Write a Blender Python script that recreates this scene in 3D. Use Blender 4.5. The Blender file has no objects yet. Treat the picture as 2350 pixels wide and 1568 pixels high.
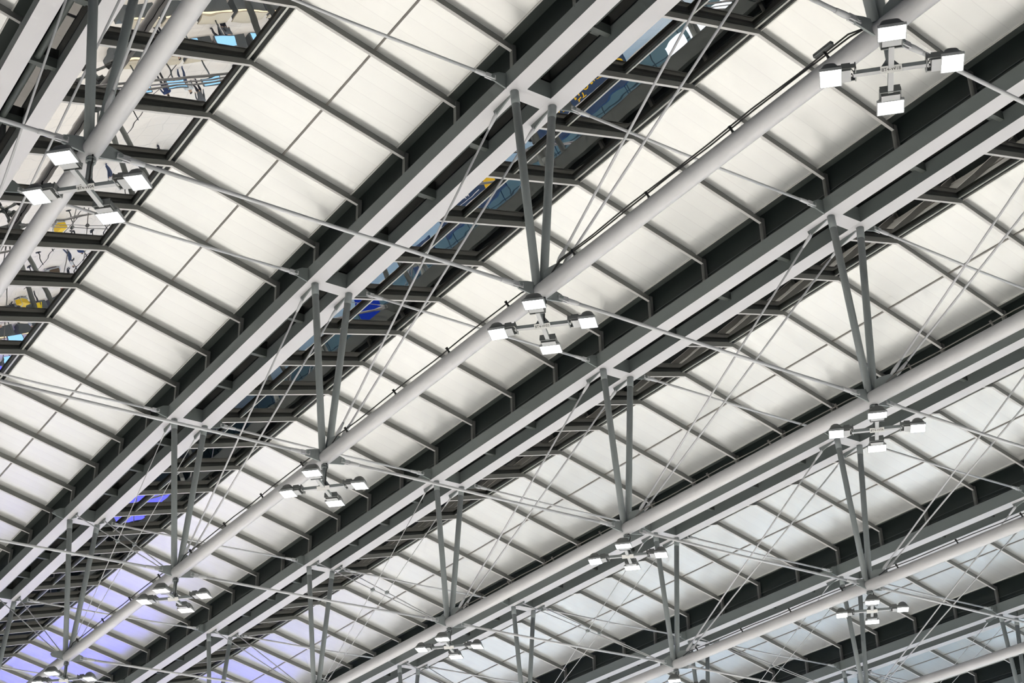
import bpy, bmesh, math, random
from mathutils import Vector, Matrix
random.seed(7)
PI = math.pi
Z0 = 21.2            # height of the truss bottom flange above the hall floor
S = 8.893            # spacing of the trusses
L = 9.0              # spacing of the truss nodes
ZP = Z0 - 4.655      # axis of the lower pipe
SL = 0.266           # slope of the gable roof
C = bpy.context.scene.collection

# ------------------------------------------------------------------ camera
R = [Vector((0.54989434, 0.83495303, -0.02167152)),
     Vector((-0.41170767, 0.24838987, -0.87681199)),
     Vector((-0.72671384, 0.49107628, 0.48034475))]
CAM = Vector((20.63016197, -5.73427363, Z0 - 19.55854917))
FPX = 3494.83
cd = bpy.data.cameras.new('camera')
cam = bpy.data.objects.new('camera', cd)
C.objects.link(cam)
M = Matrix((( R[0].x, -R[1].x, -R[2].x, CAM.x), (R[0].y, -R[1].y, -R[2].y, CAM.y),
            (R[0].z, -R[1].z, -R[2].z, CAM.z), (0, 0, 0, 1)))
cam.matrix_world = M
cd.sensor_fit = 'HORIZONTAL'; cd.sensor_width = 36.0; cd.lens = FPX / 2350 * 36
cd.clip_end = 1000
bpy.context.scene.camera = cam

def shown(pts, m=25):
    """True when the box around the points meets the frame (used to leave out what the photo shows nothing of)."""
    us, vs = [], []
    for p in pts:
        d = Vector(p) - CAM
        w = d.dot(R[2])
        if w < 1: return False
        us.append(1175 + FPX * d.dot(R[0]) / w); vs.append(784 + FPX * d.dot(R[1]) / w)
    return max(us) > -m and min(us) < 2350 + m and max(vs) > -m and min(vs) < 1568 + m

# ------------------------------------------------------------------ materials
def mat(name, col, rough=0.5, metal=0.0, spec=0.5, noise=0.0, nscale=3.0, emit=None, estr=0.0):
    m = bpy.data.materials.new(name); m.use_nodes = True
    nt = m.node_tree; b = nt.nodes['Principled BSDF']
    b.inputs['Base Color'].default_value = (*col, 1)
    b.inputs['Roughness'].default_value = rough
    b.inputs['Metallic'].default_value = metal
    b.inputs['Specular IOR Level'].default_value = spec
    if noise:
        tc = nt.nodes.new('ShaderNodeTexCoord'); n = nt.nodes.new('ShaderNodeTexNoise')
        n.inputs['Scale'].default_value = nscale; n.inputs['Detail'].default_value = 4
        r = nt.nodes.new('ShaderNodeMix'); r.data_type = 'RGBA'
        r.inputs[6].default_value = (*[c * (1 - noise) for c in col], 1)
        r.inputs[7].default_value = (*[min(1, c * (1 + noise)) for c in col], 1)
        nt.links.new(tc.outputs['Object'], n.inputs['Vector'])
        nt.links.new(n.outputs['Fac'], r.inputs[0])
        nt.links.new(r.outputs[2], b.inputs['Base Color'])
    if emit:
        b.inputs['Emission Color'].default_value = (*emit, 1)
        b.inputs['Emission Strength'].default_value = estr
    return m

M_FLANGE = mat('grey_steel_lit_tone', (0.66, 0.655, 0.675), 0.45, noise=0.05, nscale=0.7)  # same steel as the web, with the lit underside put into its colour
M_WEB = mat('grey_steel_shaded_tone', (0.190, 0.216, 0.216), 0.5, noise=0.06, nscale=0.7)  # beam steel darkened to carry the shade of the upright faces
M_STRUT = mat('mid_grey_painted_steel', (0.315, 0.35, 0.352), 0.45, noise=0.05)
M_PIPE = mat('silver_painted_pipe', (0.60, 0.60, 0.615), 0.38, spec=0.6, noise=0.04)
M_ROD = mat('silver_tie_rod', (0.62, 0.63, 0.65), 0.35, spec=0.6, noise=0.03)
M_RIBD = mat('rafter_shaded_tone', (0.21, 0.215, 0.205), 0.55, noise=0.05)  # rafter steel with the shade of its sides put into the colour
M_RIBL = mat('rafter_lit_tone', (0.62, 0.61, 0.60), 0.5, noise=0.05)  # same rafter steel, brightened as its lit underside
M_BLACK = mat('black_rubber_seal', (0.008, 0.011, 0.010), 0.6, noise=0.1)
M_SOFFIT = mat('dark_gutter_sheet', (0.075, 0.088, 0.083), 0.5, noise=0.1)
M_FASCIA = mat('black_green_fascia', (0.013, 0.020, 0.018), 0.45, noise=0.15)
M_SILVER = mat('aluminium_bar', (0.60, 0.60, 0.57), 0.35, metal=0.3, noise=0.04)
M_BAR = mat('grey_glazing_bar', (0.20, 0.19, 0.175), 0.5, noise=0.05)
M_CABLE = mat('black_cable', (0.02, 0.02, 0.02), 0.5, noise=0.1)
M_CAST = mat('grey_cast_housing', (0.16, 0.17, 0.17), 0.45, noise=0.08)
M_CASTL = mat('light_cast_housing', (0.45, 0.46, 0.47), 0.4, noise=0.05)
M_PLATE = mat('white_name_plate', (0.85, 0.85, 0.83), 0.4, noise=0.02)
M_INK = mat('black_lettering', (0.02, 0.02, 0.02), 0.5, noise=0.02)

def lens_mat(name, col, e):
    m = bpy.data.materials.new(name); m.use_nodes = True
    nt = m.node_tree; nt.nodes.remove(nt.nodes['Principled BSDF'])
    em = nt.nodes.new('ShaderNodeEmission'); em.inputs[0].default_value = (*col, 1); em.inputs[1].default_value = e
    nt.links.new(em.outputs[0], nt.nodes['Material Output'].inputs[0])
    return m
M_LENS = lens_mat('lit_floodlight_glass', (0.93, 0.97, 1.0), 28)
M_LENSW = lens_mat('warm_lit_floodlight_glass', (1.0, 0.90, 0.84), 18)

def panel_mat():
    m = bpy.data.materials.new('cream_translucent_sheet'); m.use_nodes = True
    nt = m.node_tree; N = nt.nodes; K = nt.links; b = N['Principled BSDF']
    tc = N.new('ShaderNodeTexCoord'); sx = N.new('ShaderNodeSeparateXYZ')
    K.new(tc.outputs['Object'], sx.inputs[0])
    # the sheets are joined from strips about 0.45 m wide: a thin seam and a slow tone step per strip
    d = N.new('ShaderNodeMath'); d.operation = 'DIVIDE'; d.inputs[1].default_value = 0.45; K.new(sx.outputs['X'], d.inputs[0])
    fr = N.new('ShaderNodeMath'); fr.operation = 'FRACT'; K.new(d.outputs[0], fr.inputs[0])
    rp = N.new('ShaderNodeValToRGB')
    e = rp.color_ramp.elements
    e[0].position = 0.0; e[0].color = (0.90, 0.90, 0.90, 1); e[1].position = 1.0; e[1].color = (0.98, 0.98, 0.98, 1)
    a = rp.color_ramp.elements.new(0.03); a.color = (0.93, 0.93, 0.93, 1)
    a = rp.color_ramp.elements.new(0.07); a.color = (1, 1, 1, 1)
    K.new(fr.outputs[0], rp.inputs[0])
    oi = N.new('ShaderNodeObjectInfo')
    mx = N.new('ShaderNodeMix'); mx.data_type = 'RGBA'
    mx.inputs[6].default_value = (0.835, 0.84, 0.82, 1); mx.inputs[7].default_value = (0.84, 0.85, 0.84, 1)
    K.new(oi.outputs['Random'], mx.inputs[0])
    no = N.new('ShaderNodeTexNoise'); no.inputs['Scale'].default_value = 0.9; no.inputs['Detail'].default_value = 2
    mp = N.new('ShaderNodeMapping'); mp.inputs['Scale'].default_value = (2.2, 0.5, 0.5)
    K.new(tc.outputs['Object'], mp.inputs[0]); K.new(mp.outputs[0], no.inputs['Vector'])
    nr = N.new('ShaderNodeMapRange'); nr.inputs[3].default_value = 0.92; nr.inputs[4].default_value = 1.05; K.new(no.outputs['Fac'], nr.inputs[0])
    m1 = N.new('ShaderNodeMix'); m1.data_type = 'RGBA'; m1.blend_type = 'MULTIPLY'; m1.inputs[0].default_value = 1
    K.new(mx.outputs[2], m1.inputs[6]); K.new(rp.outputs[0], m1.inputs[7])
    m2 = N.new('ShaderNodeMix'); m2.data_type = 'RGBA'; m2.blend_type = 'MULTIPLY'; m2.inputs[0].default_value = 1
    K.new(m1.outputs[2], m2.inputs[6]); K.new(nr.outputs[0], m2.inputs[7])
    K.new(m2.outputs[2], b.inputs['Base Color'])
    b.inputs['Roughness'].default_value = 0.6
    b.inputs['Specular IOR Level'].default_value = 0.2
    # satin face: blurred reflections of the hall, the gutter beam and the rafters
    g = N.new('ShaderNodeBsdfGlossy'); g.inputs['Roughness'].default_value = 0.24
    K.new(m2.outputs[2], g.inputs['Color'])
    ms = N.new('ShaderNodeMixShader'); ms.inputs[0].default_value = 0.58
    K.new(b.outputs[0], ms.inputs[1]); K.new(g.outputs[0], ms.inputs[2]); K.new(ms.outputs[0], N['Material Output'].inputs[0])
    return m
M_PANEL = panel_mat()

def glass_mat(name, refl):
    m = bpy.data.materials.new(name); m.use_nodes = True
    nt = m.node_tree; N = nt.nodes; K = nt.links; N.remove(N['Principled BSDF'])
    g = N.new('ShaderNodeBsdfGlossy'); g.inputs['Roughness'].default_value = 0.0; g.inputs['Color'].default_value = (refl * 1.02, refl * 0.985, refl * 0.945, 1)
    t = N.new('ShaderNodeBsdfTransparent'); t.inputs['Color'].default_value = (0.5, 0.52, 0.52, 1)
    no = N.new('ShaderNodeTexNoise'); no.inputs['Scale'].default_value = 1.3; no.inputs['Detail'].default_value = 1
    tc = N.new('ShaderNodeTexCoord'); K.new(tc.outputs['Object'], no.inputs['Vector'])
    bp = N.new('ShaderNodeBump'); bp.inputs['Strength'].default_value = 0.02; bp.inputs['Distance'].default_value = 0.05
    K.new(no.outputs['Fac'], bp.inputs['Height']); K.new(bp.outputs[0], g.inputs['Normal'])
    x = N.new('ShaderNodeMixShader'); x.inputs[0].default_value = 0.88
    K.new(t.outputs[0], x.inputs[1]); K.new(g.outputs[0], x.inputs[2]); K.new(x.outputs[0], N['Material Output'].inputs[0])
    return m
M_GLASS = glass_mat('dark_reflecting_roof_glass', 0.66)
M_SLOT = glass_mat('gutter_cover_glass', 0.18)

# ------------------------------------------------------------------ mesh helpers
def box(bm, x0, x1, y0, y1, z0, z1, mi=0):
    v = [bm.verts.new(p) for p in ((x0,y0,z0),(x1,y0,z0),(x1,y1,z0),(x0,y1,z0),(x0,y0,z1),(x1,y0,z1),(x1,y1,z1),(x0,y1,z1))]
    for f in ((0,3,2,1),(4,5,6,7),(0,1,5,4),(1,2,6,5),(2,3,7,6),(3,0,4,7)):
        bm.faces.new([v[i] for i in f]).material_index = mi
    return v

def frame_of(d):
    d = d.normalized()
    u = d.cross(Vector((0, 0, 1)))
    if u.length < 1e-4: u = Vector((1, 0, 0))
    u.normalize(); return d, u, d.cross(u).normalized()

def tube(bm, pts, rads, n=14, cap=True, mi=0, flat=1.0):
    """round bar through the points; flat < 1 squashes it sideways (fork ends)"""
    rings = []
    pts = [Vector(p) for p in pts]
    if not isinstance(rads, (list, tuple)): rads = [rads] * len(pts)
    for k, p in enumerate(pts):
        a = pts[max(k - 1, 0)]; b = pts[min(k + 1, len(pts) - 1)]
        d, u, w = frame_of(b - a)
        rings.append([bm.verts.new(p + (u * math.cos(t) * flat + w * math.sin(t)) * rads[k]) for t in [2 * PI * q / n for q in range(n)]])
    for a, b in zip(rings, rings[1:]):
        for q in range(n):
            f = bm.faces.new((a[q], a[(q + 1) % n], b[(q + 1) % n], b[q])); f.smooth = True; f.material_index = mi
    if cap:
        f = bm.faces.new(rings[0][::-1]); f.material_index = mi
        f = bm.faces.new(rings[-1]); f.material_index = mi

def prism(bm, poly, axis, a, b, mi=0):
    """poly: 2D outline; axis x|y|z: extruded from a to b along that axis"""
    def P(p, t):
        return {'x': (t, p[0], p[1]), 'y': (p[0], t, p[1]), 'z': (p[0], p[1], t)}[axis]
    va = [bm.verts.new(P(p, a)) for p in poly]; vb = [bm.verts.new(P(p, b)) for p in poly]
    bm.faces.new(va).material_index = mi; bm.faces.new(vb[::-1]).material_index = mi
    n = len(poly)
    for i in range(n):
        bm.faces.new((va[i], vb[i], vb[(i + 1) % n], va[(i + 1) % n])).material_index = mi

def obox(bm, c, ux, uy, hx, hy, z0, z1, mi=0):
    """box turned about z: centre c (x,y), unit axes ux, uy, half sizes"""
    v = []
    for z in (z0, z1):
        for sx, sy in ((-1,-1),(1,-1),(1,1),(-1,1)):
            v.append(bm.verts.new((c[0] + ux[0]*sx*hx + uy[0]*sy*hy, c[1] + ux[1]*sx*hx + uy[1]*sy*hy, z)))
    for f in ((0,3,2,1),(4,5,6,7),(0,1,5,4),(1,2,6,5),(2,3,7,6),(3,0,4,7)):
        bm.faces.new([v[i] for i in f]).material_index = mi

def mesh(name, bm, mats, bevel=0.0):
    bmesh.ops.recalc_face_normals(bm, faces=bm.faces[:])
    if bevel:
        bmesh.ops.bevel(bm, geom=[e for e in bm.edges if len(e.link_faces) == 2 and e.calc_face_angle(0) > 0.9], offset=bevel, segments=1, affect='EDGES')
    me = bpy.data.meshes.new(name); bm.to_mesh(me); bm.free()
    for m in (mats if isinstance(mats, (list, tuple)) else [mats]): me.materials.append(m)
    return me

def lit_shaded_tones(bm):
    """paints light by facing: lit tone on downward faces, shaded tone on the rest"""
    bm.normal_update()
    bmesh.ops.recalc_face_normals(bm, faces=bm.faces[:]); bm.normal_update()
    for f in bm.faces: f.material_index = 1 if f.normal.z < -0.8 else 0  # lit and shaded look set in the colour, not a second paint

def put(name, me, parent=None, loc=None, rotz=0.0):
    o = bpy.data.objects.new(name, me); C.objects.link(o)
    if parent: o.parent = parent
    if loc is not None: o.location = loc
    if rotz: o.rotation_euler = (0, 0, rotz)
    return o

def tag(o, label, cat, group=None, kind='thing'):
    o['label'] = label; o['category'] = cat; o['kind'] = kind
    if group: o['group'] = group
    return o

def thing(name, label, cat, loc=(0, 0, 0), group=None):
    o = bpy.data.objects.new(name, None); C.objects.link(o); o.location = loc; o.empty_display_size = 0.3
    return tag(o, label, cat, group)

ORD = ['first','second','third','fourth','fifth','sixth','seventh','eighth','ninth','tenth','eleventh','twelfth','thirteenth','fourteenth',
       'fifteenth','sixteenth','seventeenth','eighteenth','nineteenth','twentieth','twenty-first','twenty-second','twenty-third','twenty-fourth','twenty-fifth',
       'twenty-sixth','twenty-seventh','twenty-eighth','twenty-ninth','thirtieth','thirty-first','thirty-second']
def nth(k): return ORD[k] if k < len(ORD) else '%dth' % (k + 1)

# ------------------------------------------------------------------ trusses
NODE_MIN, NODE_MAX = -2, 7
def zc(j): return ZP + 0.03 - 0.03 * ((j - 2.5) / 2.5) ** 2    # slight camber of the lower pipe
HB = 0.41
# shared part meshes (drawn about the node of the truss)
bm = bmesh.new(); box(bm, -0.205, 0.205, -0.31, 0.31, 0.001, HB - 0.002); lit_shaded_tones(bm); ME_CROSS = mesh('cross_beam', bm, [M_WEB, M_FLANGE])
def strut_mesh(s, zb):
    bm = bmesh.new()
    a = Vector((0, s * 0.475, 0.0)); b = Vector((0, s * 0.075, zb))
    tube(bm, [a, a.lerp(b, 0.07)], 0.092, 20); tube(bm, [a.lerp(b, 0.07), b], 0.086, 20)
    return mesh('strut', bm, M_STRUT)
def lug_mesh(s):
    bm = bmesh.new()
    prism(bm, [(-0.13, 0.0), (-0.78, 0.0), (-0.74, -0.10), (-0.66, -0.155), (-0.60, -0.13), (-0.13, -0.015)], 'y', s * 0.475 - 0.016, s * 0.475 + 0.016)
    return mesh('lug_plate', bm, M_WEB)
def side_plate(s):
    bm = bmesh.new()
    prism(bm, [(s * 0.675, -0.005), (s * 0.675, 0.385), (s * 0.86, 0.34), (s * 1.06, 0.21), (s * 1.10, 0.13), (s * 1.0, 0.085)], 'x', -0.018, 0.018)
    tube(bm, [(-0.06, s * 1.02, 0.15), (0.06, s * 1.02, 0.15)], 0.04, 12)
    return mesh('gusset_plate', bm, M_WEB)
def pipe_plate(s):
    bm = bmesh.new()
    prism(bm, [(s * 0.10, -0.12), (s * 0.10, 0.19), (s * 0.30, 0.16), (s * 0.50, 0.10), (s * 0.56, 0.02), (s * 0.50, -0.06), (s * 0.3, -0.09)], 'x', -0.018, 0.018)
    tube(bm, [(-0.06, s * 0.47, 0.02), (0.06, s * 0.47, 0.02)], 0.04, 12)
    return mesh('pipe_gusset', bm, M_STRUT)
def pipe_lug(dirx):
    bm = bmesh.new()
    prism(bm, [(dirx * 0.10, 0.10), (dirx * 0.16, 0.36), (dirx * 0.30, 0.40), (dirx * 0.62, 0.34), (dirx * 0.78, 0.24), (dirx * 0.80, 0.10)], 'y', -0.02, 0.02)
    return mesh('rod_lug', bm, M_STRUT)
ME_LUG = {s: lug_mesh(s) for s in (-1, 1)}
ME_SIDE = {s: side_plate(s) for s in (-1, 1)}
ME_PPL = {s: pipe_plate(s) for s in (-1, 1)}
ME_PLUG = {s: pipe_lug(s) for s in (-1, 1)}
bm = bmesh.new(); tube(bm, [(-0.05, 0, 0), (0.05, 0, 0)], 0.06, 12); ME_CLAMP = mesh('rod_clamp', bm, M_STRUT)

def rod_part(root, a, b, r, name='bracing_rod', clamp=False):
    a, b = Vector(a), Vector(b); d = (b - a).normalized()
    bm = bmesh.new(); tube(bm, [a + d * 0.36, b - d * 0.42], r, 10)
    o = put(name, mesh(name, bm, M_ROD), root)
    for p, q in ((a, d), (b, -d)):
        bm = bmesh.new()
        tube(bm, [p, p + q * 0.10, p + q * 0.22, p + q * 0.40], [r * 1.2, r * 1.9, r * 1.7, r * 1.1], 12)
        put('fork_end', mesh('fork_end', bm, M_ROD), o)
    if clamp:
        c = a.lerp(b, 0.5)
        put('rod_clamp', ME_CLAMP, o, c)

TR_RANGE = {0: (-1, 2), 1: (-2, 5), 2: (-2, 6), 3: (-1, 5), 4: (0, 5), 5: (1, 4), 6: (2, 4)}
PIPE_END = {0: 2, 1: 5, 2: 5, 3: 4, 4: 4, 5: 4, 6: 4}
WHICH = ['first', 'second', 'third', 'fourth', 'fifth', 'sixth', 'seventh']
TR_LABEL = ['twin-beam steel roof truss nearest, cropped by the upper left corner',
            'twin-beam steel truss second from the upper left corner, its lower pipe crossing mid-photo',
            'twin-beam steel truss third from the upper left corner of the photo',
            'twin-beam steel truss fourth from the upper left, partly behind the lower pipe of the third',
            'twin-beam steel truss fifth from the upper left, partly hidden by another truss pipe',
            'twin-beam steel truss sixth from the upper left, low in the bottom right corner',
            'farthest twin-beam steel truss, a sliver in the bottom right corner']
TRUSS = {}
for i, (j0, j1) in TR_RANGE.items():
    y = i * S; xa, xb = -L * j1 - 2.3, -L * j0 + 4.5
    root = thing('roof_truss', TR_LABEL[i], 'truss', (0, y, Z0), 'parallel roof trusses'); TRUSS[i] = root
    for s in (-1, 1):
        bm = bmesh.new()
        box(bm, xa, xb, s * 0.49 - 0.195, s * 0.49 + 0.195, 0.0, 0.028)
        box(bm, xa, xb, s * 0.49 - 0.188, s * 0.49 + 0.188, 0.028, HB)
        lit_shaded_tones(bm)
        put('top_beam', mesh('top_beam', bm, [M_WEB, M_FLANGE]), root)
    # slot between the beams: cover, pipe and bridging pieces
    bm = bmesh.new(); box(bm, xa, xb, -0.30, 0.30, HB + 0.02, HB + 0.05); put('gutter_cover', mesh('gutter_cover', bm, M_SLOT), root)
    bm = bmesh.new(); tube(bm, [(xa, -0.10, HB - 0.07), (xb, -0.10, HB - 0.07)], 0.075, 12); put('drain_pipe', mesh('drain_pipe', bm, M_SOFFIT), root)
    k0, k1 = int(-xb / 2.25) - 1, int(-xa / 2.25) + 1
    bmb = bmesh.new(); box(bmb, -0.06, 0.06, -0.30, 0.30, 0.20, HB + 0.02); box(bmb, -0.22, -0.06, -0.02, 0.18, 0.30, HB); meb = mesh('bridging_piece', bmb, M_SOFFIT)
    for k in range(k0, k1 + 1):
        x = -2.25 * k
        if k % 4 and xa < x < xb and shown([(x, y - 0.3, Z0 + 0.3), (x, y + 0.3, Z0 + 0.3)]): put('bridging_piece', meb, root, (x, 0, 0))
    has_pipe = i <= 5
    if has_pipe:
        bm = bmesh.new()
        xs = [-L * PIPE_END[i] - 3 + q * 1.5 for q in range(int((xb + L * PIPE_END[i] + 3) / 1.5) + 1)]
        tube(bm, [(x, 0, zc(-x / L) - Z0) for x in xs], 0.168, 28)
        put('lower_pipe', mesh('lower_pipe', bm, M_PIPE), root)
    for j in range(j0, j1 + 1):
        x = -L * j; zp = zc(j) - Z0
        if shown([(x, y - .7, Z0), (x, y + .7, Z0 + .4)], 60):
            put('cross_beam', ME_CROSS, root, (x, 0, 0))
            for s in (-1, 1):
                put('gusset_plate', ME_SIDE[s], root, (x, 0, 0))
        if has_pipe and shown([(x, y - .7, Z0), (x, y + .7, Z0), (x, y, zc(j))], 60):
            for s in (-1, 1):
                put('strut', strut_mesh(s, zp + 0.12), root, (x, 0, 0))
            if shown([(x, y - .7, zc(j)), (x, y + .7, zc(j))], 60):
                for s in (-1, 1): put('pipe_gusset', ME_PPL[s], root, (x, 0, zp))
        if not has_pipe: continue
        # bracing of the bay j .. j+1
        if j < j1 and shown([(x, y, Z0), (x - L, y, zc(j + 1))], 30):
            r = 0.024 if j < 2 else 0.013
            if j <= 2:
                for s in (-1, 1):
                    put('lug_plate', ME_LUG[s], root, (x, 0, 0))
                    rod_part(root, (x - 0.66, s * 0.475, -0.11), (x - L + 0.70, s * 0.07, zc(j + 1) - Z0 + 0.28), r, clamp=(j == 2))
                put('rod_lug', ME_PLUG[1], root, (x - L, 0, zc(j + 1) - Z0))
            if j >= 2:
                for s in (-1, 1):
                    rod_part(root, (x - L + 0.66, s * 0.475, -0.06), (x - 0.70, s * 0.07, zc(j) - Z0 + 0.28), 0.016 if j == 2 else 0.019, 'counter_rod')
                    put('lug_plate', ME_LUG[s], root, (x - L, 0, 0)).scale = (-1, 1, 1)
                put('rod_lug', ME_PLUG[-1], root, (x, 0, zc(j) - Z0))

# ------------------------------------------------------------------ tie rods from truss to truss
def tie(y0, y1, za, zb, sag, r):
    """one straight rod with a fork at either end, modelled about its own middle"""
    h = (y1 - y0) / 2
    bm = bmesh.new()
    tube(bm, [(0, -h + 0.42, 0), (0, 0, -sag), (0, h - 0.42, 0)], r, 14)
    rod = mesh('tie_rod', bm, M_ROD)
    forks = []
    for s in (-1, 1):
        bm = bmesh.new()
        e = s * h
        tube(bm, [(0, e - s * 0.44, 0), (0, e - s * 0.40, 0), (0, e - s * 0.26, 0), (0, e - s * 0.16, 0)], [r * 1.18, r * 1.25, r * 1.45, r * 1.3], 14)
        for q in (-1, 1):
            box(bm, q * 0.028 - 0.012, q * 0.028 + 0.012, min(e - s * 0.18, e + s * 0.05), max(e - s * 0.18, e + s * 0.05), -0.05, 0.05)
        forks.append(mesh('fork_end', bm, M_ROD))
    return rod, forks
ME_TOP = tie(1.0, S - 1.0, 0, 0, 0.03, 0.034)
ME_LOW = tie(0.46, S - 0.46, 0, 0, 0.02, 0.037)
STRIP_TXT = ['the first and second trusses', 'the second and third trusses', 'the third and fourth trusses', 'the fourth and fifth trusses', 'the fifth and sixth trusses', 'the sixth and seventh trusses']
for low in (False, True):
    rod, forks = ME_LOW if low else ME_TOP
    off = 0.46 if low else 1.0
    for i in range(-1, 6):
        n = 0
        for j in range(-2, 8):
            z = zc(j) + 0.02 if low else Z0 + 0.15
            x = -L * j
            if i == -1 and not low: continue
            if low and i >= 5: continue
            if not shown([(x, i * S + off, z), (x, (i + 1) * S - off, z)], 5): continue
            if i >= 0 and j > TR_RANGE[i][1]: continue
            n += 1
            if i == -1:
                lab = 'lower steel tie rod from left edge to first truss pipe, %s from top' % nth(n - 1)
            else:
                lab = ('%s steel tie rod between %s, %s from the top edge' % ('lower' if low else 'upper', STRIP_TXT[i], nth(n - 1)))
            t = thing('tie_rod', lab, 'tie rod', (x, (i + 0.5) * S, z), 'lower tie rods' if low else 'upper tie rods')
            put('rod', rod, t)
            for f in forks: put('fork_end', f, t)

# ------------------------------------------------------------------ rafters, panels, roof windows
def rz(y): return 1.03 + SL * (min(y, S - y) - 0.48)      # underside of a rafter above the truss flange
YR = S / 2
bm = bmesh.new()
def gable(y0, y1, lo, hi):
    return [(y0, rz(y0) + lo), (YR, rz(YR) + lo), (y1, rz(y1) + lo), (y1, rz(y1) + hi), (YR, rz(YR) + hi), (y0, rz(y0) + hi)]
def strip(bm, x0, x1, y0, y1, lo, hi):
    P = gable(y0, y1, lo, hi)
    a = [bm.verts.new((x0, *p)) for p in P]; b = [bm.verts.new((x1, *p)) for p in P]
    for f in ((0, 1, 4, 5), (1, 2, 3, 4)):
        bm.faces.new([a[q] for q in f]); bm.faces.new([b[q] for q in f][::-1])
    for q in range(6):
        bm.faces.new((a[q], b[q], b[(q + 1) % 6], a[(q + 1) % 6]))
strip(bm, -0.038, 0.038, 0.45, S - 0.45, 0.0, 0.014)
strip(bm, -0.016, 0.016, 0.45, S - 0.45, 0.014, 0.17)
lit_shaded_tones(bm)
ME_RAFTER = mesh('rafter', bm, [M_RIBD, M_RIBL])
def post_mesh():
    bm = bmesh.new()
    box(bm, -0.055, 0.055, -0.05, -0.035, 0, 0.78); box(bm, -0.055, 0.055, 0.035, 0.05, 0, 0.78); box(bm, -0.012, 0.012, -0.035, 0.035, 0, 0.78)
    box(bm, -0.012, 0.055, -0.05, 0.05, 0.0, 0.78)
    return mesh('end_post', bm, M_RIBD)
ME_POST = post_mesh()

def slab(bm, x0, x1, y0, y1, lo, hi, mi=0):
    a = [bm.verts.new(p) for p in ((x0, y0, rz(y0) + lo), (x1, y0, rz(y0) + lo), (x1, y1, rz(y1) + lo), (x0, y1, rz(y1) + lo),
                                  (x0, y0, rz(y0) + hi), (x1, y0, rz(y0) + hi), (x1, y1, rz(y1) + hi), (x0, y1, rz(y1) + hi))]
    for f in ((0,3,2,1),(4,5,6,7),(0,1,5,4),(1,2,6,5),(2,3,7,6),(3,0,4,7)):
        bm.faces.new([a[i] for i in f]).material_index = mi
W = 2.25
Y_MID, Y_LOW = 6.335, S - 0.715
X0, X1 = -W + 0.02, -0.02
bm = bmesh.new(); slab(bm, X0, X1, YR + 0.09, Y_MID - 0.02, 0.172, 0.20); ME_UP = mesh('upper_sheet', bm, M_PANEL)
bm = bmesh.new(); slab(bm, X0, X1, Y_MID + 0.02, Y_LOW - 0.03, 0.172, 0.20); ME_LO = mesh('lower_sheet', bm, M_PANEL)
bm = bmesh.new(); slab(bm, X0, X1, Y_MID - 0.022, Y_MID + 0.022, 0.15, 0.20); ME_MID = mesh('glazing_bar', bm, M_BAR)
bm = bmesh.new(); slab(bm, X0, X1, Y_LOW - 0.03, Y_LOW, 0.15, 0.21); ME_EDGE = mesh('edge_trim', bm, M_SILVER)
bm = bmesh.new()
slab(bm, X0, X1, YR + 0.065, YR + 0.09, 0.14, 0.20); ME_RTRIM = mesh('ridge_trim', bm, M_SILVER)
# roof window of one cell
Y_G0, Y_MU = 0.74, 2.52
def frame_mesh():
    bm = bmesh.new()
    for a, b in ((Y_G0, Y_MU - 0.09), (Y_MU + 0.02, YR - 0.12)):      # seals along the rafters
        for x in (X0, X1 - 0.05): slab(bm, x, x + 0.05, a, b, 0.165, 0.262)
    slab(bm, X0, X1, Y_G0 - 0.05, Y_G0 + 0.02, 0.14, 0.24)
    slab(bm, X0, X1, YR - 0.17, YR - 0.105, 0.16, 0.225)              # seal at the ridge
    slab(bm, X0, X1, YR - 0.05, YR + 0.0, 0.19, 0.26); slab(bm, X0, X1, YR, YR + 0.07, 0.19, 0.26)
    slab(bm, X0, X1, Y_MU - 0.09, Y_MU - 0.02, 0.16, 0.25)
    return mesh('frame', bm, M_BLACK)
ME_FRAME = frame_mesh()
bm = bmesh.new(); slab(bm, X0, X1, YR - 0.105, YR - 0.05, 0.14, 0.24); ME_RBAR = mesh('ridge_bar', bm, M_SILVER)
bm = bmesh.new(); slab(bm, X0, X1, Y_MU - 0.02, Y_MU + 0.025, 0.14, 0.25); ME_MULL = mesh('mullion', bm, M_SILVER)
def pane(y0, y1):
    bm = bmesh.new()
    box(bm, X0, X1, y0, y1, 0, 0.01)
    for v in bm.verts: v.co.z += rz(v.co.y) + 0.222 + 0.011 * (YR - v.co.y)     # the glass lies a touch flatter than the rafters
    return mesh('glass_pane', bm, M_GLASS)
ME_PANE1 = pane(Y_G0, Y_MU - 0.03); ME_PANE2 = pane(Y_MU, YR - 0.10)

def cell_pts(x0, x1, y0, y1, yb):
    return [(x, yb + y, Z0 + rz(y) + 0.17) for x in (x0, x1) for y in (y0, y1)]
def beams_hide(i, y, x): return False
STRIP_RANGE = {-1: (-4, 6), 0: (-6, 24), 1: (-8, 28), 2: (-6, 28), 3: (-4, 26), 4: (2, 24), 5: (6, 20)}
STX = {-1: 'outside the first truss', 0: 'between first and second trusses', 1: 'between second and third trusses', 2: 'between third and fourth trusses',
       3: 'between fourth and fifth trusses', 4: 'between fifth and sixth trusses', 5: 'between sixth and seventh trusses'}
def seen_over_beam(i, y, x):
    """a roof point is hidden once the near truss beams of its strip stand in front of it"""
    p = Vector((x, i * S + y, Z0 + rz(y) + 0.17)); d = p - CAM
    yb = i * S + 0.69
    if CAM.y > yb: return True
    t = (yb - CAM.y) / d.y
    z = CAM.z + d.z * t
    return z < Z0 + 0.0 or z > Z0 + 0.43
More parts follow.
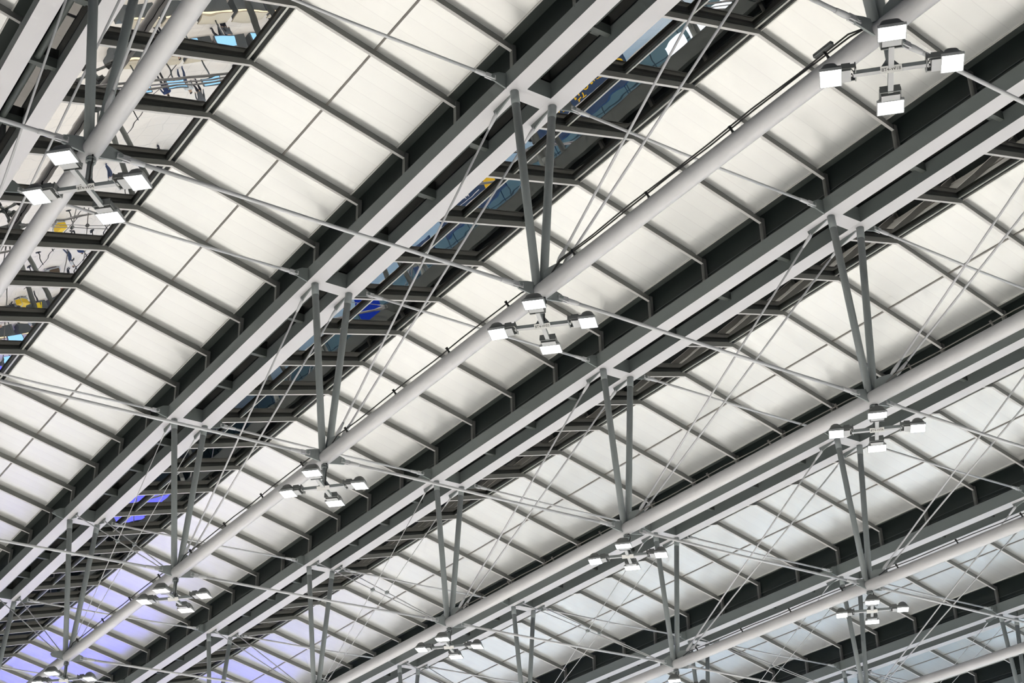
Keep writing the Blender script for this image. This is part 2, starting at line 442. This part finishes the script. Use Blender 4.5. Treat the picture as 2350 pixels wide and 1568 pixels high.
for i, (k0, k1) in STRIP_RANGE.items():
    yb = i * S; nr = nu = nl = nw = 0
    for k in range(k0, k1 + 1):
        x = -W * k
        if shown([(x, yb + y, Z0 + rz(y)) for y in (0.5, YR, S - 0.5)] + [(x, yb + S - .5, Z0 + .42)], 10):
            t = tag(put('rafter', ME_RAFTER, None, (x, yb, Z0)), 'grey gable roof rafter %s, %s from the top edge' % (STX[i], nth(nr)), 'rafter', 'gable rafters ' + STX[i])
            nr += 1
            put('end_post', ME_POST, t, (0, S - 0.48, HB))
            put('end_post', ME_POST, t, (0, 0.48, HB))
        mid = [(x - W * f, q) for f in (0.02, 0.5, 0.98) for q in (YR + .15, (YR + Y_MID) / 2, Y_MID)]
        if shown(cell_pts(x, x - W, YR + .1, Y_MID, yb), 0) and (i < 0 or any(seen_over_beam(i, q, xx) for xx, q in mid)):
            t = thing('translucent_panel', 'cream translucent roof panel, upper half, %s from the top edge %s' % (nth(nu), STX[i]), 'roof panel', (x, yb, Z0), 'upper translucent panels ' + STX[i])
            nu += 1
            put('sheet', ME_UP, t); put('ridge_trim', ME_RTRIM, t); put('glazing_bar', ME_MID, t)
        if shown(cell_pts(x, x - W, Y_MID, Y_LOW, yb), 0):
            t = thing('translucent_panel', 'cream translucent roof panel, lower half, %s from the top edge %s' % (nth(nl), STX[i]), 'roof panel', (x, yb, Z0), 'lower translucent panels ' + STX[i])
            nl += 1
            put('sheet', ME_LO, t); put('edge_trim', ME_EDGE, t)
        glass_seen = i in (0, 1, 2) and shown(cell_pts(x, x - W, Y_G0, YR, yb), 0) and any(seen_over_beam(i, q, x - W * f) for f in (0.05, .5, .95) for q in (1.0, 2.0, 3.0, 4.3))
        if glass_seen:
            t = thing('roof_window', 'dark reflecting roof window %s, %s from the top edge' % (STX[i], nth(nw)), 'roof window', (x, yb, Z0), 'roof windows ' + STX[i])
            nw += 1
            put('frame', ME_FRAME, t); put('ridge_bar', ME_RBAR, t); put('mullion', ME_MULL, t)
            put('glass_pane', ME_PANE1, t); put('glass_pane', ME_PANE2, t)

# gutter soffit and black fascia along the low edge of every roof strip (room shell)
tn = 0
for i, (j0, j1) in TR_RANGE.items():
    y = i * S; xa, xb = -L * j1 - 2.3, -L * j0 + 4.5
    bm = bmesh.new()
    for s in (-1, 1):
        a, b = sorted((y + s * 0.40, y + s * 0.42)); box(bm, xa, xb, a, b, Z0 + HB, Z0 + 1.40)
        for q in (0.56, 0.70): box(bm, xa, xb, min(y + s * 0.42, y + s * 0.435), max(y + s * 0.42, y + s * 0.435), Z0 + q, Z0 + q + 0.02, 1)
    bm2 = bmesh.new()
    for s in (-1, 1):
        P = [(y + s * 0.715, Z0 + 1.27), (y + s * 0.40, Z0 + 1.35), (y + s * 0.40, Z0 + 1.37), (y + s * 0.715, Z0 + 1.29)]
        prism(bm2, P, 'x', xa, xb)
    tn += 1; o = put('trim_%d' % tn, mesh('fascia', bm, [M_FASCIA, M_SOFFIT])); o['kind'] = 'structure'
    tn += 1; o = put('trim_%d' % tn, mesh('soffit', bm2, M_SOFFIT)); o['kind'] = 'structure'

# ------------------------------------------------------------------ floodlight clusters
D1 = Vector((1, -1, 0)).normalized(); D2 = Vector((1, 1, 0)).normalized()
ZA = -0.745
bm = bmesh.new()
tube(bm, [(0, 0, -0.16), (0, 0, ZA + 0.03)], 0.052, 18)
for d in (D1, D2, -D1, -D2):        # stiffening fins where the pole meets the arms
    n = Vector((-d.y, d.x, 0))
    v = [bm.verts.new(Vector((0, 0, z)) + d * q + n * t) for t in (-0.008, 0.008) for q, z in ((0.03, ZA + 0.03), (0.15, ZA + 0.03), (0.05, ZA + 0.17), (0.03, ZA + 0.17))]
    bm.faces.new(v[:4]); bm.faces.new(v[4:][::-1])
    for q in range(4): bm.faces.new((v[q], v[q + 4], v[(q + 1) % 4 + 4], v[(q + 1) % 4]))
ME_POLE = mesh('pole', bm, M_STRUT)
bm = bmesh.new(); tube(bm, [(0, 0, -0.185), (0, 0, -0.215)], 0.085, 20); tube(bm, [(0, 0, -0.235), (0, 0, -0.265)], 0.085, 20)
for q in range(6): tube(bm, [(0.068 * math.cos(q * PI / 3), 0.068 * math.sin(q * PI / 3), -0.28), (0.068 * math.cos(q * PI / 3), 0.068 * math.sin(q * PI / 3), -0.17)], 0.011, 6)
ME_COLLAR = mesh('collar', bm, M_STRUT)
def arm_mesh(d):
    bm = bmesh.new(); n = (-d.y, d.x)
    obox(bm, (0, 0), d, n, 0.54, 0.040, ZA - 0.035, ZA + 0.035); lit_shaded_tones(bm)
    return mesh('arm', bm, [M_STRUT, M_CASTL])
ME_ARM = [arm_mesh(D1), arm_mesh(D2)]
bm = bmesh.new(); tube(bm, [(0.05, 0.0, -0.16), (0.14, -0.02, -0.20), (0.17, -0.02, -0.30), (0.12, -0.02, -0.42), (0.07, 0, -0.52), (0.06, 0, -0.68)], 0.012, 8); ME_LOOP = mesh('power_cable', bm, M_CABLE)

# one floodlight, local x = outwards along the arm, y = across, origin at the arm axis
def head_meshes():
    out = {}
    bm = bmesh.new(); prof = []
    # flared reflector housing with a rounded back
    for q, (hx, hy, z) in enumerate(((0.165, 0.205, 0.0), (0.155, 0.195, 0.05), (0.14, 0.18, 0.09), (0.11, 0.15, 0.15), (0.06, 0.10, 0.19), (0.02, 0.04, 0.20))):
        ring = []
        for t in range(20):
            a = 2 * PI * t / 20; cx, sy = math.cos(a), math.sin(a)
            e = 0.25 if q < 2 else 0.55
            ring.append(bm.verts.new((0.90 + hx * math.copysign(abs(cx) ** e, cx), hy * math.copysign(abs(sy) ** e, sy), z - 0.02)))
        prof.append(ring)
    for a, b in zip(prof, prof[1:]):
        for t in range(20):
            f = bm.faces.new((a[t], a[(t + 1) % 20], b[(t + 1) % 20], b[t])); f.smooth = True
    bm.faces.new(prof[-1])
    out['housing'] = mesh('housing', bm, M_CAST)
    bm = bmesh.new()
    for a in ((0.73, 0.745, -0.215, 0.215), (1.055, 1.07, -0.215, 0.215), (0.745, 1.055, -0.215, -0.20), (0.745, 1.055, 0.20, 0.215)): box(bm, *a, -0.045, 0.0)
    out['bezel'] = mesh('bezel', bm, M_CASTL)
    bm = bmesh.new(); box(bm, 0.745, 1.055, -0.20, 0.20, -0.04, -0.032); out['lens'] = mesh('lens', bm, M_LENS)
    bm = bmesh.new(); box(bm, 0.745, 1.055, -0.20, 0.20, -0.04, -0.032); out['lensw'] = mesh('lens', bm, M_LENSW)
    bm = bmesh.new(); box(bm, 0.595, 0.73, -0.145, 0.145, -0.04, 0.10); box(bm, 0.61, 0.72, -0.165, 0.165, 0.02, 0.075)
    lit_shaded_tones(bm); out['gear_box'] = mesh('gear_box', bm, [M_CAST, M_CASTL], )
    bm = bmesh.new()
    box(bm, 0.515, 0.535, -0.16, 0.16, -0.03, 0.09)
    for s in (-1, 1): box(bm, 0.535, 0.80, s * 0.16 - 0.008, s * 0.16 + 0.008, -0.01, 0.06)
    for s in (-1, 1): tube(bm, [(0.535, s * 0.03, 0.02), (0.56, s * 0.07, -0.01), (0.575, s * 0.05, 0.04), (0.60, s * 0.10, 0.03)], 0.009, 6)
    out['bracket'] = mesh('bracket', bm, M_CAST)
    return out
HEAD = head_meshes()
bm = bmesh.new(); box(bm, -0.155, 0.155, -0.012, -0.008, -0.052, 0.052); ME_NAME = mesh('name_plate', bm, M_PLATE)

def text_mesh(s, size, m, extr=0.0015):
    cu = bpy.data.curves.new('lettering', 'FONT'); cu.body = s; cu.size = size; cu.align_x = 'CENTER'; cu.align_y = 'CENTER'; cu.extrude = extr
    o = bpy.data.objects.new('lettering', cu); C.objects.link(o)
    dg = bpy.context.evaluated_depsgraph_get(); me = bpy.data.meshes.new_from_object(o.evaluated_get(dg))
    bpy.data.objects.remove(o); bpy.data.curves.remove(cu)
    me.materials.clear(); me.materials.append(m)
    return me

FIX = [(0, 0, '8T4-W04', 'floodlight cluster with plate 8T4-W04 under the first truss pipe'),
       (1, -1, '8T4-W18', 'floodlight cluster with plate 8T4-W18 near the top right corner'),
       (1, 0, '8T4-W05', 'floodlight cluster of four lit heads at mid-photo under the second truss pipe'),
       (1, 1, None, 'floodlight cluster under the second truss pipe, third along from the top right'),
       (1, 2, None, 'floodlight cluster under the second truss pipe, fourth along from the top right'),
       (1, 3, None, 'floodlight cluster cut by the bottom edge at the lower left'),
       (2, 0, '8T4-W06', 'floodlight cluster under the third truss pipe, topmost one near the right edge'),
       (2, 1, None, 'floodlight cluster under the third truss pipe, second from the right edge'),
       (2, 2, None, 'floodlight cluster under the third truss pipe, third from the right edge'),
       (3, 1, None, 'floodlight cluster under the fourth truss pipe near the right edge'),
       (3, 2, None, 'floodlight cluster at the bottom edge under the fourth truss pipe')]
WARM = {(1, 0): [2], (1, 1): [1, 3], (1, 2): [0, 1, 2, 3], (2, 2): [2]}
for (i, j, txt, lab) in FIX:
    t = thing('floodlight_cluster', lab, 'floodlight', (-L * j + {(1, -1): 0.09, (1, 0): 0.04}.get((i, j), 0), i * S, zc(j)), 'floodlight clusters hanging from the pipes')
    p = put('pole', ME_POLE, t); put('collar', ME_COLLAR, p)
    for a in ME_ARM: put('arm', a, t)
    put('power_cable', ME_LOOP, t)
    ang = math.atan2(D2.y, D2.x)
    pl = put('name_plate', ME_NAME, t, D1 * 0.044 + Vector((0, 0, ZA - 0.036)), ang); pl.rotation_euler = (math.radians(40), 0, ang); pl['label'] = 'small white plate with black lettering'
    if txt:
        o = put('lettering', text_mesh(txt, 0.070, M_INK), pl, (0, -0.0135, 0)); o.rotation_euler = (PI / 2, 0, 0)
    rr = random.Random(i * 10 + j + 3)
    for q, d in enumerate((D1, D2, -D1, -D2)):     # order: up, right, down, left as the photo shows them
        h = bpy.data.objects.new('floodlight', HEAD['housing']); C.objects.link(h); h.parent = t
        h.location = (0, 0, ZA); h.scale = (0.97, 0.95, 1); h.rotation_euler = (0, rr.uniform(-0.03, 0.05), math.atan2(d.y, d.x))
        put('lens', HEAD['lensw'] if q in WARM.get((i, j), []) else HEAD['lens'], h)
        put('bezel', HEAD['bezel'], h); put('gear_box', HEAD['gear_box'], h); put('bracket', HEAD['bracket'], h)

# ------------------------------------------------------------------ cables clipped along the lower pipes
def conduit(i, x0, x1, n, label, step, col=M_CABLE):
    t = thing('cable_run', label, 'cable', (0, i * S, 0))
    dy, dz = -0.62, 0.785
    for q in range(n):
        off = 0.235 + 0.035 * q
        bm = bmesh.new()
        xs = []
        x = x0
        while x > x1: xs.append(x); x -= 1.1
        xs.append(x1)
        pts = [(x, dy * (off + 0.012 * math.sin(x * 2.1 + q)), zc(-x / L) + dz * (off + 0.012 * math.sin(x * 2.1 + q))) for x in xs]
        # the ends dive onto the pipe beside the node
        pts = [(x0 + 0.35, dy * 0.17, zc(-x0 / L) + dz * 0.17)] + pts + [(x1 - 0.35, dy * 0.17, zc(-x1 / L) + dz * 0.17)]
        tube(bm, pts, 0.014, 8)
        put('cable', mesh('cable', bm, col), t)
    x = x0 - 0.5
    bmc = bmesh.new()
    for s in (0,): tube(bmc, [(0, dy * 0.15, dz * 0.15), (0, dy * 0.20, dz * 0.20), (0, dy * 0.29, dz * 0.29)], [0.035, 0.02, 0.03], 8)
    mc = mesh('cable_clip', bmc, col)
    while x > x1:
        put('cable_clip', mc, t, (x, 0, zc(-x / L))); x -= step
    return t
for (i, j, n) in ((1, -1, 2), (1, 0, 1), (1, 1, 1), (1, 2, 1), (2, -1, 1), (2, 0, 1), (2, 1, 1), (3, 0, 1), (3, 1, 1)):
    c = conduit(i, -L * j - 0.45, -L * (j + 1) + 0.9, n, {1: 'black cable clipped along the second truss pipe, ', 2: 'cable clipped along the third truss pipe, ', 3: 'black cable hooked along the fourth truss pipe, '}[i]
            + {-1: 'nearest the top right', 0: 'between its first two visible floodlight clusters' if i != 1 else 'between its second and third floodlight clusters', 1: 'left of the mid-photo cluster' if i == 1 else 'below the second cluster', 2: 'close to the lower left'}[j], 2.25, M_CABLE if i != 2 else M_BAR)
    if i == 1 and j == -1:
        bm = bmesh.new(); box(bm, -0.20, 0.20, -0.035, 0.035, -0.035, 0.035)
        put('junction_box', mesh('junction_box', bm, M_CAST, 0.008), c, (L - 0.95, -0.20, zc(-1) + 0.25))

# ------------------------------------------------------------------ hall below (seen only in the roof windows)
def floor_mat():
    m = bpy.data.materials.new('polished_cream_floor'); m.use_nodes = True
    nt = m.node_tree; N = nt.nodes; K = nt.links; b = N['Principled BSDF']
    tc = N.new('ShaderNodeTexCoord'); br = N.new('ShaderNodeTexBrick')
    br.offset = 0.0; br.inputs['Scale'].default_value = 1.0; br.inputs['Brick Width'].default_value = 1.2; br.inputs['Row Height'].default_value = 1.2
    br.inputs['Mortar Size'].default_value = 0.008
    br.inputs['Color1'].default_value = (0.82, 0.71, 0.625, 1); br.inputs['Color2'].default_value = (0.79, 0.685, 0.60, 1); br.inputs['Mortar'].default_value = (0.5, 0.45, 0.42, 1)
    K.new(tc.outputs['Object'], br.inputs['Vector']); K.new(br.outputs['Color'], b.inputs['Base Color'])
    b.inputs['Roughness'].default_value = 0.5; b.inputs['Specular IOR Level'].default_value = 0.15
    return m
bm = bmesh.new(); box(bm, -170, 45, -45, 110, -0.1, 0.0)
o = put('floor', mesh('floor', bm, floor_mat())); o['kind'] = 'structure'

M_COUNTER = mat('grey_counter_laminate', (0.10, 0.11, 0.115), 0.4, noise=0.05)
M_WOOD = mat('beige_counter_top', (0.55, 0.45, 0.33), 0.4, noise=0.08)
M_SCREEN = lens_mat('lit_blue_screen', (0.30, 0.62, 1.0), 2.2)
M_LIGHTBAR = lens_mat('warm_light_strip', (1.0, 0.82, 0.55), 2.5)
M_NAVY = mat('navy_sign_face', (0.02, 0.045, 0.10), 0.35, noise=0.1)
M_YEL = lens_mat('yellow_sign_lettering', (1.0, 0.62, 0.05), 0.9)
M_WHT = lens_mat('white_sign_lettering', (1, 1, 1), 0.9)
M_VIDEO = lens_mat('blue_video_wall_face', (0.13, 0.14, 1.0), 2.6)
M_WALLG = None
def plain(name, label, cat, bm, m, loc=(0, 0, 0), rot=0, group=None):
    return tag(put(name, mesh(name, bm, m), None, loc, rot), label, cat, group)
# check-in desks
def desk_parts():
    bm = bmesh.new(); box(bm, -0.35, 0.35, -0.9, 0.9, 0, 1.0); box(bm, -0.9, -0.35, -0.9, -0.5, 0, 0.45); body = mesh('desk_body', bm, M_COUNTER)
    bm = bmesh.new(); box(bm, -0.42, 0.42, -0.95, 0.95, 1.0, 1.06); top = mesh('desk_top', bm, M_WOOD)
    bm = bmesh.new(); box(bm, -0.05, 0.05, -0.6, 0.6, 2.2, 2.8); tube(bm, [(0, 0, 1.06), (0, 0, 2.2)], 0.04, 8); mon = mesh('overhead_monitor', bm, M_COUNTER)
    bm = bmesh.new(); box(bm, 0.051, 0.056, -0.55, 0.55, 2.25, 2.75); scr = mesh('screen', bm, M_SCREEN)
    bm = bmesh.new(); box(bm, 0.40, 0.44, -0.9, 0.9, 0.92, 0.98); bar = mesh('light_strip', bm, M_LIGHTBAR)
    return body, top, mon, scr, bar
DK = desk_parts()
for n, (x, ys) in enumerate(((-39.5, (26, 28.2, 30.4, 32.6, 34.8, 37)), (-43.5, (27, 29.2, 31.4, 33.6, 35.8)), (-78, (27, 29.2, 31.4, 33.6, 35.8)), (-82, (28, 30.2, 32.4, 34.6)))):
    for y in ys:
        t = thing('check_in_desk', 'grey check-in desk with blue monitor, mirrored in the roof windows beside the first truss', 'desk', (x, y, 0), 'check-in desks in the hall below')
        put('desk_body', DK[0], t); put('desk_top', DK[1], t); m_ = put('overhead_monitor', DK[2], t); put('screen', DK[3], m_); put('light_strip', DK[4], t)
# queue barriers
bm = bmesh.new(); tube(bm, [(0, 0, 0), (0, 0, 0.03)], 0.16, 16); tube(bm, [(0, 0, 0.03), (0, 0, 1.0)], 0.032, 10); ME_BP = mesh('queue_post', bm, M_CABLE)
bm = bmesh.new(); box(bm, 0.0, 2.0, -0.004, 0.004, 0.86, 0.92); ME_BELT = mesh('belt', bm, M_CABLE)
for n, (x, y, a) in enumerate([(-61 - 2 * q, 31.0, PI) for q in range(6)] + [(-61 - 2 * q, 34.2, PI) for q in range(6)] + [(-52 + 2 * q, 30.2, 0) for q in range(4)]):
    t = tag(put('queue_barrier', ME_BP, None, (x, y, 0), a), 'black queue barrier post with belt, mirrored small in the roof windows by the left edge', 'barrier', 'queue barriers in the hall below')
    put('belt', ME_BELT, t)
# travellers
def person_mesh(sw, name):
    vs = [(0, 0, .95), (0, 0, 1.12), (0, 0, 1.38), (0, 0, 1.50), (0, .01, 1.60), (0, .01, 1.70),
          (.19, 0, 1.42), (.25, .03, 1.15), (.27, -.05 - sw, .90), (-.19, 0, 1.42), (-.25, .03, 1.15), (-.27, -.05 + sw, .90),
          (.10, 0, .88), (.11, -.03 - sw, .48), (.12, .06 - sw * 2, .09), (.12, -.10 - sw * 2, .04), (-.10, 0, .88), (-.11, -.03 + sw, .48), (-.12, .06 + sw * 2, .09), (-.12, -.10 + sw * 2, .04)]
    es = [(0,1),(1,2),(2,3),(3,4),(4,5),(2,6),(6,7),(7,8),(2,9),(9,10),(10,11),(0,12),(12,13),(13,14),(14,15),(0,16),(16,17),(17,18),(18,19)]
    rd = [.15,.14,.16,.06,.095,.085,.07,.05,.04,.07,.05,.04,.10,.07,.05,.04,.10,.07,.05,.04]
    me = bpy.data.meshes.new(name); me.from_pydata(vs, es, [])
    o = bpy.data.objects.new(name, me); C.objects.link(o)
    o.modifiers.new('s', 'SKIN'); sm = o.modifiers.new('d', 'SUBSURF'); sm.levels = 1; sm.render_levels = 1
    for v, r in zip(me.skin_vertices[0].data, rd): v.radius = (r, r)
    me.skin_vertices[0].data[0].use_root = True
    out = bpy.data.meshes.new_from_object(o.evaluated_get(bpy.context.evaluated_depsgraph_get()))
    bpy.data.objects.remove(o); return out
M_SKIN = mat('skin', (0.55, 0.36, 0.26), 0.6, noise=0.05); M_HAIR = mat('black_hair', (0.02, 0.018, 0.016), 0.6, noise=0.1)
OUT = [('navy shirt', (0.03, 0.05, 0.14), (0.03, 0.03, 0.04)), ('white shirt', (0.7, 0.7, 0.7), (0.05, 0.07, 0.14)), ('red top', (0.35, 0.04, 0.05), (0.04, 0.04, 0.05)),
       ('grey jacket', (0.15, 0.15, 0.16), (0.02, 0.02, 0.03)), ('yellow vest', (0.85, 0.6, 0.02), (0.05, 0.05, 0.06))]
PM = []
for n, (nm, a, b) in enumerate(OUT):
    me = person_mesh([0.0, 0.07, 0.12, 0.03, 0.05][n], 'person')
    for q in (mat(nm.replace(' ', '_'), a, 0.8, noise=0.05), mat('trousers', b, 0.8, noise=0.05), M_SKIN, M_HAIR): me.materials.append(q)
    for f in me.polygons:
        z = f.center.z; f.use_smooth = True
        f.material_index = 1 if z < 0.95 and abs(f.center.x) < 0.21 else (2 if (z > 1.5 or z < 0.98) else 0)
        if z > 1.66 or (z > 1.57 and f.center.y > 0.04): f.material_index = 3
    PM.append(me)
rp = random.Random(4)
spots = [(-73.5, 34.0, 2), (-73.0, 34.7, 0), (-66.5, 32.6, 0), (-55.5, 34.3, 3), (-57, 31.3, 1), (-69, 33.0, 1), (-76.0, 33.0, 4)] + \
        [(-41.5 + rp.uniform(-.8, 1.2), rp.uniform(26, 37), rp.choice((0, 1, 2, 3))) for q in range(14)] + [(-46 - rp.uniform(0, 3), rp.uniform(28, 36), rp.choice((0, 1, 3))) for q in range(5)] + \
        [(-80 + rp.uniform(-1, 4), rp.uniform(28, 37), rp.choice((0, 1, 2, 3))) for q in range(12)]
for x, y, n in spots:
    tag(put('person', PM[n], None, (x, y, 0), rp.uniform(0, 6.28)), 'tiny person in %s standing in the hall, mirrored in the roof windows' % OUT[n][0], 'person', 'travellers in %s in the hall below' % OUT[n][0])
# luggage trolleys
bm = bmesh.new(); box(bm, -0.5, 0.5, -0.3, 0.3, 0.15, 0.2); tube(bm, [(-0.5, -0.28, 0.2), (-0.62, -0.28, 1.0), (-0.62, 0.28, 1.0), (-0.5, 0.28, 0.2)], 0.025, 8)
for sx in (-.4, .4):
    for sy in (-.25, .25): tube(bm, [(sx, sy - .02, .08), (sx, sy + .02, .08)], 0.08, 12)
ME_TR = mesh('frame', bm, M_CASTL)
M_CASE = [mat('yellow_suitcase', (0.8, 0.5, 0.01), 0.5, noise=0.05), mat('brown_bag', (0.12, 0.08, 0.05), 0.6, noise=0.1)]
for n, (x, y) in enumerate(((-64.5, 30.8), (-72.4, 33.2), (-76.4, 32.2), (-56.5, 35.2))):
    t = thing('luggage_trolley', 'silver luggage trolley mirrored in the roof windows by the left edge', 'trolley', (x, y, 0), 'luggage trolleys in the hall below')
    t.rotation_euler = (0, 0, n * 1.1); put('frame', ME_TR, t)
    bm = bmesh.new(); box(bm, -0.42, 0.42, -0.26, 0.26, 0.2, 0.72)
    o = plain('suitcase', 'suitcase lying on a silver luggage trolley, mirrored in a roof window', 'suitcase', bm, M_CASE[0 if n in (0, 2) else 1], (x, y, 0.002), n * 1.1, 'suitcases in the hall below')
# far glazed side wall with its hanging signs
def wall_mat():
    m = bpy.data.materials.new('green_grey_glazed_wall'); m.use_nodes = True
    nt = m.node_tree; N = nt.nodes; K = nt.links; b = N['Principled BSDF']
    tc = N.new('ShaderNodeTexCoord'); mp = N.new('ShaderNodeMapping'); mp.inputs['Rotation'].default_value = (PI / 2, 0, 0)
    br = N.new('ShaderNodeTexBrick'); br.offset = 0; br.inputs['Scale'].default_value = 1.0; br.inputs['Brick Width'].default_value = 3.0; br.inputs['Row Height'].default_value = 1.5; br.inputs['Mortar Size'].default_value = 0.06
    br.inputs['Color1'].default_value = (0.13, 0.19, 0.18, 1); br.inputs['Color2'].default_value = (0.20, 0.26, 0.24, 1); br.inputs['Mortar'].default_value = (0.04, 0.05, 0.05, 1)
    K.new(tc.outputs['Object'], mp.inputs[0]); K.new(mp.outputs[0], br.inputs['Vector']); K.new(br.outputs['Color'], b.inputs['Base Color']); b.inputs['Roughness'].default_value = 0.3
    return m
bm = bmesh.new(); box(bm, -165, 30, 66.0, 66.3, 0, 14)
o = put('wall_far', mesh('wall_far', bm, wall_mat())); o['kind'] = 'structure'
M_WIN = lens_mat('bright_lit_window', (0.75, 0.88, 1.0), 2.5)
bm = bmesh.new()
for x in (-40.6, -38.3, -36.0): box(bm, x, x + 1.9, 65.95, 65.99, 0.9, 4.6)
o = put('window_1', mesh('window_1', bm, M_WIN)); o['kind'] = 'structure'
FT = None
def sign(x, y, z, w, h, label, items, name='hanging_sign'):
    t = thing(name, label, 'sign', (x, y, z))
    bm = bmesh.new(); box(bm, -w / 2, w / 2, 0, 0.15, -h / 2, h / 2)
    for q in (-0.4, 0.4): tube(bm, [(q * w, 0.07, h / 2), (q * w, 0.07, 9.5)], 0.03, 6)
    put('board', mesh('board', bm, M_NAVY), t)
    for (s_, px, pz, size, m_) in items:
        if s_ == 'disc':
            bm = bmesh.new(); tube(bm, [(0, -0.03, 0), (0, 0, 0)], size, 24); put('symbol', mesh('symbol', bm, m_), t, (px, 0, pz))
        elif s_ == 'bar':
            bm = bmesh.new(); box(bm, -size, size, -0.02, 0, -0.02, 0.02); put('line', mesh('line', bm, m_), t, (px, 0, pz))
        else:
            o = put('lettering', text_mesh(s_, size, m_), t, (px, -0.01, pz)); o.rotation_euler = (PI / 2, 0, 0)
sign(-42.5, 58, 2.9, 9.5, 2.6, 'long navy sign with yellow lettering mirrored in the upper roof windows', [('ผู้โดยสาร', 1.6, -0.45, 1.1, M_YEL), ('เที่ยวบิน', -2.3, -0.45, 1.0, M_YEL), ('disc', 4.2, 0.1, 0.45, M_YEL)])
sign(-56, 58, 2.8, 8.0, 2.6, 'navy sign with yellow disc and white lettering mirrored in a roof window', [('disc', 2.6, 0.1, 0.62, M_YEL), ('bar', -0.6, 0.05, 1.9, M_WHT), ('ที่นี่', -0.2, -0.5, 0.7, M_WHT)])
sign(-64.5, 59, 3.2, 3.2, 1.6, 'small navy sign with white lettering mirrored beside the second truss', [('1', 0.6, 0, 0.9, M_WHT), ('bar', -0.6, 0.2, 0.5, M_WHT)])
bm = bmesh.new(); tube(bm, [(0, 0, 0), (0, 0.2, 0)], 1.5, 32); tube(bm, [(0, 0.1, 1.4), (0, 0.1, 8)], 0.03, 6)
plain('round_sign', 'round blue sign mirrored in the roof windows beside the second truss', 'sign', bm, lens_mat('blue_sign_face', (0.02, 0.06, 0.55), 0.7), (-72, 58, 3.6))
# large blue video walls closing the far end
for n, (x, y0, y1, z0, z1, lab) in enumerate(((-85.5, 9, 29.5, 0.6, 12, 'wide blue video wall tinting the roof panels at the lower left'), (-89, 32, 43, 0.6, 9, 'narrower blue video wall tinting the panels by the bottom edge'), (-112, 50, 58, 4.0, 6.5, 'far blue video wall mirrored in the lowest roof windows'))):
    t = thing('video_wall', lab, 'screen', (x, (y0 + y1) / 2, 0))
    h = (y1 - y0) / 2
    bm = bmesh.new(); box(bm, -0.4, 0, -h - .2, h + .2, 0, z1 + .3); put('cabinet', mesh('cabinet', bm, M_COUNTER), t)
    bm = bmesh.new(); box(bm, 0.001, 0.02, -h, h, z0, z1); put('screen', mesh('screen', bm, M_VIDEO), t)

# ------------------------------------------------------------------ lamps: the floodlights' own beams on the lattice of nodes, plus added blue spots
ld = bpy.data.lights.new('node_spot', 'SPOT'); ld.energy = 1880; ld.spot_size = math.radians(150); ld.spot_blend = 0.6; ld.shadow_soft_size = 0.06; ld.color = (0.86, 0.955, 1.0)
lb = ld.copy(); lb.name = 'added_blue_spot'; lb.color = (0.30, 0.60, 1.0)  # added to tint floor and panels blue; no blue floodlights hang there
for i in range(-2, 9):
    for j in range(-3, 11):
        o = bpy.data.objects.new('node_spot', lb if (i >= 7 or (i == 6 and j > 3)) else ld); C.objects.link(o)
        o.location = (-L * j, i * S, ZP + ZA - 0.14)
w = bpy.data.worlds.new('night'); bpy.context.scene.world = w; w.use_nodes = True
w.node_tree.nodes['Background'].inputs[0].default_value = (0.03, 0.04, 0.06, 1); w.node_tree.nodes['Background'].inputs[1].default_value = 0.5
sc = bpy.context.scene
sc.view_settings.view_transform = 'Standard'; sc.view_settings.look = 'None'; sc.view_settings.exposure = 0.0
sc.cycles.use_denoising = True
sc.cycles.use_adaptive_sampling = True; sc.cycles.adaptive_threshold = 0.12; sc.cycles.adaptive_min_samples = 12
sc.cycles.max_bounces = 5; sc.cycles.diffuse_bounces = 2; sc.cycles.glossy_bounces = 4; sc.cycles.transparent_max_bounces = 6
sc.cycles.sample_clamp_indirect = 6
